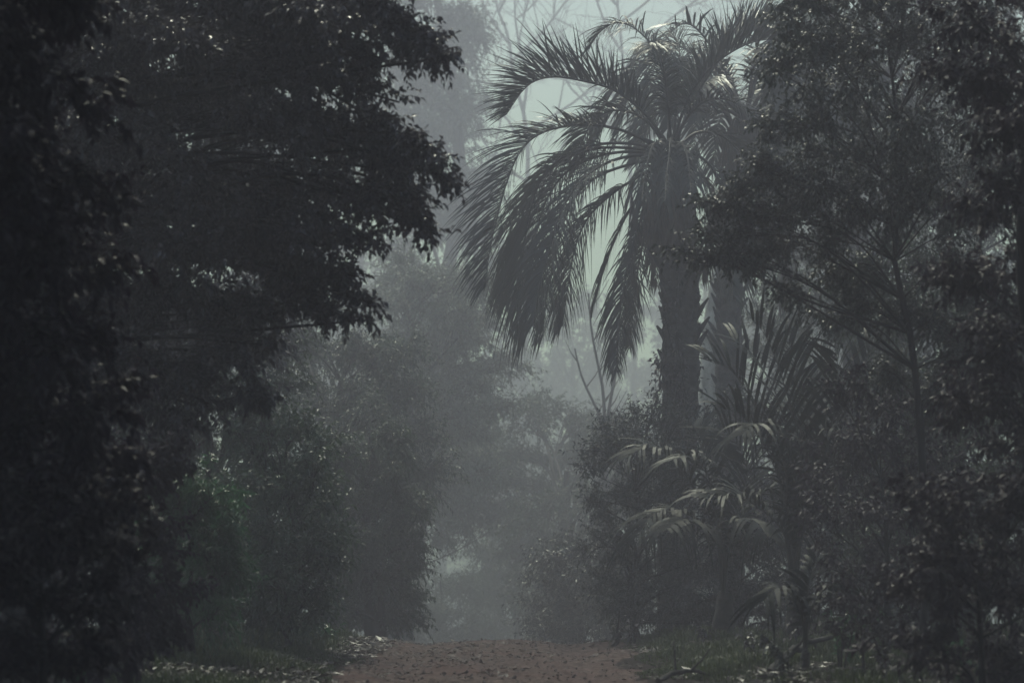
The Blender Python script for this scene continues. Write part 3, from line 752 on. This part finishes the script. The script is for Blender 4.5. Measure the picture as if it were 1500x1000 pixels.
# right-hand undergrowth
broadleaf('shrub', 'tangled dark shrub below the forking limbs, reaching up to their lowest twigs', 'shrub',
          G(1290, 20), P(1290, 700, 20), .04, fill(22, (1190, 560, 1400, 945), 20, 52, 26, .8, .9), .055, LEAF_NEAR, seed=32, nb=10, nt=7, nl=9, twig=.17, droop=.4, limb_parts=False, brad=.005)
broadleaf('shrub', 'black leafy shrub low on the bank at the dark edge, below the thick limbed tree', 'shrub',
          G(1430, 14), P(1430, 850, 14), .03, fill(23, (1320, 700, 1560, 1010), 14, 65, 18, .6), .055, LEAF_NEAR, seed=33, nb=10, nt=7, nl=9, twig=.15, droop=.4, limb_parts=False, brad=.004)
broadleaf('shrub', 'low broadleaf plant with pale edged leaves on the bank beside the palm seedling', 'shrub',
          G(1260, 16.5), P(1260, 900, 16.5), .015, fill(24, (1200, 840, 1330, 940), 16.5, 34, 9, .3, .7), .05, LEAF_NEAR, seed=34, nb=8, nt=5, nl=6, twig=.1, droop=.3, limb_parts=False, brad=.003)
broadleaf('shrub', 'dark thicket deep behind the young palms and the tangled shrub', 'shrub',
          G(1180, 29), P(1180, 720, 29), .07, fill(25, (1060, 600, 1420, 930), 29, 65, 20, 1.0), .08, LEAF_DARK, seed=35, nb=12, nt=8, nl=9, twig=.25, droop=.4, limb_parts=False, brad=.006)

# small plants on the banks
def weed(px, Y, h, label, seed, n=7, leaf=.05, m=None, wr=.5):
    rg = np.random.default_rng(seed); b = G(px, Y); root = empty('bank_weed', b, label, 'weed', 'weeds on the banks')
    st = MB(); lf = MB()
    for k in range(n):
        a = rg.uniform(0, 2 * math.pi); o = np.array([math.cos(a), math.sin(a), 0]); L = h * rg.uniform(.6, 1.15)
        p = spline([b + o * .02 - [0, 0, .03], b + o * .22 * L + [0, 0, .6 * L], b + o * rg.uniform(.3, .8) * L + [0, 0, L]], 10)
        tube(st, p, np.linspace(.005, .002, 10), 5)
        i = np.repeat(np.arange(3, 10), 2); d = rg.normal(size=(14, 3)) * .7 + o * .5 + np.array([0, 0, .1])
        leaves(lf, rg, p[i], d, leaf * rg.uniform(.7, 1.5, 14), wr=wr, flat=.4, curl=.3)
    st.build('stems', BARK, root, origin=b); lf.build('leaves', m or LEAF_DARK, root, origin=b)


WEEDS = [(1105, 18.5, .30, 'broad leaved weed between the rotting branch and the verge grass'), (1150, 16.8, .26, 'weed growing right beside the thin pale twig'),
         (1225, 17.6, .42, 'tall weed directly behind the palm seedling'), (1290, 16.2, .34, 'bushy weed below the tangled dark shrub on the bank'),
         (1345, 17.5, .5, 'tallest weed on the bank, under the forking limbs'), (1400, 15.6, .3, 'low weed in front of the black shrub at the dark edge'),
         (925, 24.5, .32, 'sprig of glinting leaves at the rim of the track below the palm shrub'), (903, 25, .2, 'tiny sprig beside the dark stub of wood'),
         (485, 23.6, .24, 'weed at the crest where the verge grass meets the litter'), (240, 19, .38, 'weed at the shaded foot of the fresh green shrub'),
         (180, 16.5, .34, 'weed in deep shade under the dark leaning shrub'), (120, 14.8, .3, 'weed in near blackness at the foot of the black shrub'),
         (1030, 22.5, .22, 'weed poking out of the grass in front of the low young palm'), (330, 21.6, .26, 'weed in the grass below the tall loose shrub')]
for k, (px, Y, h, lab) in enumerate(WEEDS):
    weed(px, Y, h, lab, 300 + k, n=6 + k % 4, leaf=.045 + .012 * (k % 3), m=[LEAF_DARK, LEAF_GREY, LEAF_GREEN][k % 3], wr=[.5, .6, .35][k % 3])

# bare trees far off in the bright fog


def bare_tree(label, base, pts, Y, r, seed, group='bare trees in the fog', depth=4, limbs=()):
    rg = np.random.default_rng(seed)
    root = empty('bare_tree', base, label, 'bare tree', group)
    tm = MB(); path = spline([base - [0, 0, .3]] + [P(x, y, Y) for x, y in pts], 40)
    tube(tm, path, np.linspace(r, r * .22, 40), 8, rng=rg, lump=.15)
    trunk = tm.build('trunk', BARK_GREY, root, origin=base, smooth_shade=True)

    def grow(mb, p, d, L, rr, lev):
        k = 7; out = [p]
        for _ in range(k - 1):
            d = nz(d + rg.normal(size=3) * .11 + np.array([0, 0, .04])); out.append(out[-1] + d * L / (k - 1))
        out = np.array(out); tube(mb, out, np.maximum(np.linspace(rr, rr * .45, k), .01), 4 if lev else 6)
        if lev >= depth: return
        for c in range(rg.integers(3, 5) if lev < 3 else 3):
            i = rg.integers(2, k); dd = nz(np.cross(d, rg.normal(size=3)))
            grow(mb, out[i], nz(d * .8 + dd * rg.uniform(.5, .95)), L * rg.uniform(.5, .72), rr * rg.uniform(.45, .6), lev + 1)
    for i, dx, dz, L in limbs:
        mb = MB(); grow(mb, path[i], nz(np.array([dx, rg.uniform(-.35, .35), dz])), L, r * .34, 1)
        mb.build('limb', BARK_GREY, trunk, origin=base, smooth_shade=True)


bare_tree('bare forked tree faint in the bright fog between the tall tree and the palm crown', G(765, 120), [(765, 600), (770, 350), (772, 200), (752, 110), (745, 56), (728, 10), (715, -60)], 120, .24, 51,
          limbs=[(24, .5, .5, 6.5), (26, -.8, .45, 6.0), (28, -.7, .6, 5.2), (29, .7, .5, 6.5), (31, -.85, .25, 4), (33, .8, .6, 7), (34, -.6, .8, 4.5), (36, .5, .8, 6), (38, .3, .9, 6), (30, .3, .8, 7), (22, -.8, .3, 6)])
bare_tree('bare twiggy tree barely visible in the fog above the palm crown', G(930, 128), [(930, 600), (925, 300), (915, 120), (908, 40), (900, -40)], 128, .24, 52,
          limbs=[(26, .7, .6, 7), (28, -.6, .7, 7), (30, .8, .5, 7), (31, -.8, .5, 6), (33, .5, .8, 7), (34, -.4, .9, 7), (36, .7, .7, 5.5), (37, -.6, .7, 5.5), (28, .9, .35, 8)])
for k, (bx, pts, lab) in enumerate([
    (884, [(878, 610), (862, 575), (850, 545), (842, 510)], 'bare sapling bending outward, left stem of the foggy trio'),
    (886, [(884, 580), (875, 530), (866, 480), (862, 430)], 'tall straight bare sapling in the middle of the foggy trio'),
    (888, [(892, 600), (903, 540), (905, 480), (900, 440)], 'bare sapling nearest the palm trunk in the foggy trio')]):
    b = G(bx, 46)
    root = empty('bare_sapling', b, lab, 'sapling', 'bare saplings in the fog')
    mb = MB(); pth = spline([b - [0, 0, .1], P(bx, 680, 46)] + [P(x, y, 46) for x, y in pts], 24); tube(mb, pth, np.linspace(.07, .015, 24), 6)
    mb.build('stem', BARK_GREY, root, origin=b, smooth_shade=True)
    mb = MB(); rg = np.random.default_rng(60 + k)
    for i in range(10, 23, 2):
        d = nz(np.array([rg.choice([-1, 1]) * .6, rg.normal() * .3, .8])); L = rg.uniform(.3, .8)
        tube(mb, [pth[i], pth[i] + d * L * .5, pth[i] + d * L + [0, 0, .1]], [.015, .01, .004], 4)
    mb.build('twigs', BARK_GREY, root, origin=b)

# far trees in the fog behind everything: one proportion per kind, copied with their parts
broadleaf('shrub', 'leaf mass added as dim fog where the track vanishes beside the bushy dark tree', 'shrub',  # added leaf mass that darkens the fog gap at the track's end
          G(645, 60), P(645, 850, 60), .06, fill(44, (560, 850, 720, 960), 60, 46, 14, 1.5), .06, LEAF_MID, seed=64, nb=22, nt=11, nl=13, twig=.4, droop=.4, limb_parts=False, brad=.006)
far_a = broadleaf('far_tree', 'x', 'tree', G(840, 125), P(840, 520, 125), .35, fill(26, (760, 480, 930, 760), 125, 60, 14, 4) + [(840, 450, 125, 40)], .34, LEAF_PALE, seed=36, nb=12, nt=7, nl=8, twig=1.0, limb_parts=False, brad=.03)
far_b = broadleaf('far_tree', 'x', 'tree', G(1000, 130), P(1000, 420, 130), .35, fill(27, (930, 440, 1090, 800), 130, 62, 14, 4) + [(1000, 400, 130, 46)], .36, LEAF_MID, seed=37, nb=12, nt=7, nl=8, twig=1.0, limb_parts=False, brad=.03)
FARG = 'far trees dissolved in the fog'
far_a['label'] = 'faint round tree deep in the fog behind the bare saplings'; far_a['group'] = FARG
far_b['label'] = 'faint tree deep in the fog directly behind the tall palm trunk'; far_b['group'] = FARG


def copy_tree(o, loc, rz, s, label):
    c = o.copy(); COL.objects.link(c); c.location = loc; c.rotation_euler = (0, 0, rz); c.scale = (s, s, s); c['label'] = label
    for ch in o.children:
        d = ch.copy(); COL.objects.link(d); d.parent = c
    return c


for src, px, Y, rz, s, lab in [
    (far_b, 715, 118, 1.0, .8, 'faint tree closing the far end of the track in the fog'),
    (far_a, 640, 135, 2.2, .9, 'palest tree straight over the vanishing track'),
    (far_b, 540, 110, 3.1, 1.2, 'fogged tree behind the pale loose crown, hidden by nearer trees'),
    (far_a, 1180, 95, 4.0, 1.3, 'fogged tree behind the leafy tree with forking limbs'),
    (far_b, 1350, 90, 5.0, 1.3, 'fogged tree glimpsed through the gaps of the leafy tree'),
    (far_a, 400, 95, .7, 1.3, 'fogged tree behind the big dark leaning tree'),
    (far_b, 760, 142, .2, .8, 'smallest faint tree between the arching limb and the bare saplings'),
    (far_a, 900, 140, 1.7, .9, 'faint tree farthest back, behind the round foggy tree')]:
    copy_tree(src, G(px, Y), rz, s, lab)
for px, Y, rz, sz, lab in [(60, 26, 1.2, 1.0, 'dim tree deep behind the nearest black tree'), (10, 33, 2.6, 1.2, 'dim tree hidden far behind the nearest black tree'), (170, 34, 4.1, 1.2, 'dim tree hidden behind the big dark leaning tree'),
                         (1420, 27, 3.3, 1.0, 'dim tree deep behind the thick limbed tree'), (1500, 22, .4, .9, 'dim tree closing the gap behind the thick limbed tree'), (1330, 33, 5.2, 1.0, 'dim tree deep behind the tangled dark shrub')]:
    copy_tree(slim, G(px, Y), rz, sz, lab)
mb = MB(); rg = np.random.default_rng(70)
n = 60000; a = rg.uniform(-55, 55, n); y = rg.uniform(150, 175, n); h = rg.random(n) ** .8 * (10 + 4 * vnoise(a * .12, y * .1))
pos = np.stack([a, y, ground_z(a, y) + h], 1)
leaves(mb, rg, pos, rg.normal(size=(n, 3)), rg.uniform(.25, .6, n), wr=.6, curl=.3)
tag(mb.build('far_woods', LEAF_MID), 'solid wall of far woods lost in the fog', 'woods', kind='stuff')

mb = MB(); rg = np.random.default_rng(71)  # unseen leaf walls and roof added around the camera to block light
n = 42000; side = rg.choice([-1, 1], n); yy = rg.uniform(-16, 13, n); xx = side * (5.2 + rg.random(n) * 4 + .16 * np.clip(yy, 0, 20)); hh = rg.random(n) * 8
bk = rg.random(n) < .35; xx = np.where(bk, rg.uniform(-10, 10, n), xx); yy = np.where(bk, -9 - rg.random(n) * 5, yy)
rf = rg.random(n) < .3; xx = np.where(rf, rg.uniform(-9, 9, n), xx); yy = np.where(rf, rg.uniform(-14, 3, n), yy); hh = np.where(rf, rg.uniform(6, 9, n), hh)
leaves(mb, rg, np.stack([xx, yy, ground_z(xx, yy) + hh], 1), rg.normal(size=(n, 3)), rg.uniform(.15, .4, n), wr=.6, curl=.3)
for _, x, y, z, r, d in overhead(201, -6, .3, 11, 15, 3) + overhead(205, 2.6, 7, 9, 14, 6) + overhead(202, -6, 1, 2, 12, 24) + overhead(203, 1, 6.5, 3, 13, 18):
    k = 1300; u = nz(rg.normal(size=(k, 3))) * rg.random((k, 1)) ** .4 * r * 1.15
    leaves(mb, rg, np.array([x, y, z]) + u, rg.normal(size=(k, 3)), rg.uniform(.1, .24, k), wr=.5, curl=.3)
tag(mb.build('unseen_shade_leaves', LEAF_NEAR), 'unseen leaf masses added to shade the start of the track', 'woods', kind='stuff')

# ------------------------------------------------------------------ small things on the ground


def vine(name, label, cat, pts, r, m, seed, leaf=None):
    rg = np.random.default_rng(seed); p = np.array([P(*q) for q in pts]); b = p[0].copy()
    mb = MB(); s = spline(p, 40); s = s + rg.normal(size=s.shape) * r * .6; tube(mb, s, np.linspace(r, r * .5, 40), 6, rng=rg, lump=.3)
    o = mb.build(name, m, origin=b, smooth_shade=True); o.location = b
    return tag(o, label, cat)


def gp(px, Y, dz=0.0):
    q = G(px, Y); return q + np.array([0, 0, dz])


vine('liana', 'thin pale vine winding up beside the dark young palm', 'vine', [(1275, 905, 19.5), (1265, 820, 19.5), (1232, 760, 19.4), (1225, 700, 19.5), (1212, 640, 19.6), (1208, 600, 19.7)], .011, BARK_GREY, 80)
vine('liana', 'slack thin stem slanting across the young palms', 'vine', [(1240, 840, 21), (1180, 770, 21), (1110, 700, 21), (1050, 660, 21.2)], .009, BARK_GREY, 81)
vine('liana', 'short straight pale stalk among the tangled undergrowth', 'vine', [(1196, 900, 20), (1200, 820, 20), (1203, 760, 20), (1206, 700, 20)], .012, BARK_GREY, 82)
vine('liana', 'slender creeper leaning against the left flank of the tall palm trunk', 'vine', [(945, 640, 27), (958, 600, 27.2), (966, 560, 27.5), (972, 510, 27.7), (970, 440, 27.8)], .014, BARK, 83)


def stick(label, a, b, r, m, seed, name='fallen_branch', cat='branch'):
    rg = np.random.default_rng(seed); mb = MB()
    mid = (a + b) / 2 + np.array([0, .05, .05]); s = spline([a, mid, b], 14) + rg.normal(size=(14, 3)) * r * .3
    tube(mb, s, np.linspace(r, r * .5, 14), 7, rng=rg, lump=.3)
    for i in (5, 9):
        d = nz(rg.normal(size=3) + [0, 0, .6]); tube(mb, [s[i], s[i] + d * .12, s[i] + d * .22 + [0, 0, .03]], [r * .5, r * .35, r * .15], 5)
    o = mb.build(name, m, origin=a, smooth_shade=True); o.location = a
    return tag(o, label, cat)


stick('dark rotting branch lying on the bank below the palm seedling', gp(1120, 17.5, .03), gp(1210, 18.6, .22), .035, BARK, 90)
stick('thin pale twig slanting out of the litter on the bank', gp(1165, 17, .02), gp(1178, 17.2, .17), .005, BARK_GREY, 91, 'fallen_twig', 'twig')
stick('dark stub of wood at the right rim of the track', gp(900, 24.2, .02), gp(906, 24.3, .12), .03, BARK, 92, 'wood_stub', 'branch')
stick('dark stick lying flat across the litter near the grassy verge', gp(960, 17.6, .02), gp(1035, 18.1, .03), .022, BARK, 93)
BL = [('large bleached fallen leaf lying flat, left of the track centre', 560, 18.9, .1), ('pale curled leaf in the shaded litter under the verge', 418, 19.6, .11), ('small bright leaf at the shaded end of the litter', 275, 21.5, .07),
      ('bright fallen leaf lying nearest the dirt of the track', 596, 17.6, .06), ('pale leaf at the crest beside the left verge', 520, 23, .08), ('pale leaf on the bank next to the dark rotting branch', 1118, 19.5, .08)]
for k, (lab, px, Y, L) in enumerate(BL):
    q = gp(px, Y, .035); mb = MB(); rg = np.random.default_rng(100 + k)
    d = nz(np.array([1, rg.normal() * .4, .1]))
    s = nz(np.cross(d, [0, 0, 1.0])); u = np.linspace(0, 1, 9)[:, None]; w = np.sin(np.pi * np.clip(u, .02, .98)) * L * .3
    cpt = d * L * u + np.array([0, 0, 1]) * (.25 * L * (u - .5) ** 2)
    v = np.stack([cpt + s * w + np.array([0, 0, 1]) * w * .35, cpt, cpt - s * w + np.array([0, 0, 1]) * w * .35], 1).reshape(-1, 3)
    i = np.arange(8)[:, None] * 3
    mb.add(v, quads=np.concatenate([i + [0, 1, 4, 3], i + [1, 2, 5, 4]], 0))
    o = mb.build('fallen_leaf', PALE_LEAF, smooth_shade=True); o.location = q
    tag(o, lab, 'leaf', 'bleached fallen leaves')

# ------------------------------------------------------------------ fog, sky, sun
EL, AZ = R(56), R(-14)                       # sun high ahead, a little to the left
bpy.ops.mesh.primitive_cube_add(size=1)
hz = bpy.context.object; hz.name = 'haze'; hz.data.name = 'haze'
hz.scale = (330, 300, 36); hz.location = (0, 105, 10); tag(hz, 'pale fog hanging between the trees', 'fog', kind='stuff')
m, nt, out = mat('fog')
pv = nt.nodes.new('ShaderNodeVolumePrincipled'); pv.inputs['Density'].default_value = .0115
pv.inputs['Color'].default_value = (.78, .772, .905, 1); pv.inputs['Absorption Color'].default_value = (.3, 1, .1, 1); pv.inputs['Anisotropy'].default_value = .2
nt.links.new(pv.outputs[0], out.inputs['Volume']); hz.data.materials.append(m)

w = bpy.data.worlds.new('World'); sc.world = w; w.use_nodes = True
nt = w.node_tree; bg = nt.nodes['Background']
sk = nt.nodes.new('ShaderNodeTexSky'); sk.sky_type = 'NISHITA'; sk.sun_disc = False
sk.sun_elevation = EL; sk.sun_rotation = AZ; sk.dust_density = 3.2; sk.air_density = 1.0; sk.ozone_density = 1.0
nt.links.new(sk.outputs[0], bg.inputs[0]); bg.inputs[1].default_value = .12
sl = bpy.data.lights.new('sun', 'SUN'); sl.energy = 2.0; sl.angle = R(14); sl.color = (1, .97, .87)
so = bpy.data.objects.new('sun', sl); COL.objects.link(so)
sd = Vector((math.sin(AZ) * math.cos(EL), math.cos(AZ) * math.cos(EL), math.sin(EL)))
so.rotation_euler = (-sd).to_track_quat('-Z', 'Y').to_euler(); so.location = sd * 60

vs = sc.view_settings
sc.display_settings.display_device = 'sRGB'; vs.view_transform = 'Standard'; vs.look = 'None'; vs.gamma = 1; vs.exposure = 0.1
cy = sc.cycles
cy.max_bounces = 5; cy.diffuse_bounces = 2; cy.glossy_bounces = 2; cy.transmission_bounces = 2; cy.volume_bounces = 1; cy.transparent_max_bounces = 4
cy.use_denoising = True; cy.denoiser = 'OPENIMAGEDENOISE'; cy.use_adaptive_sampling = True; cy.adaptive_threshold = .01
cy.caustics_reflective = False; cy.caustics_refractive = False; cy.sample_clamp_indirect = 4
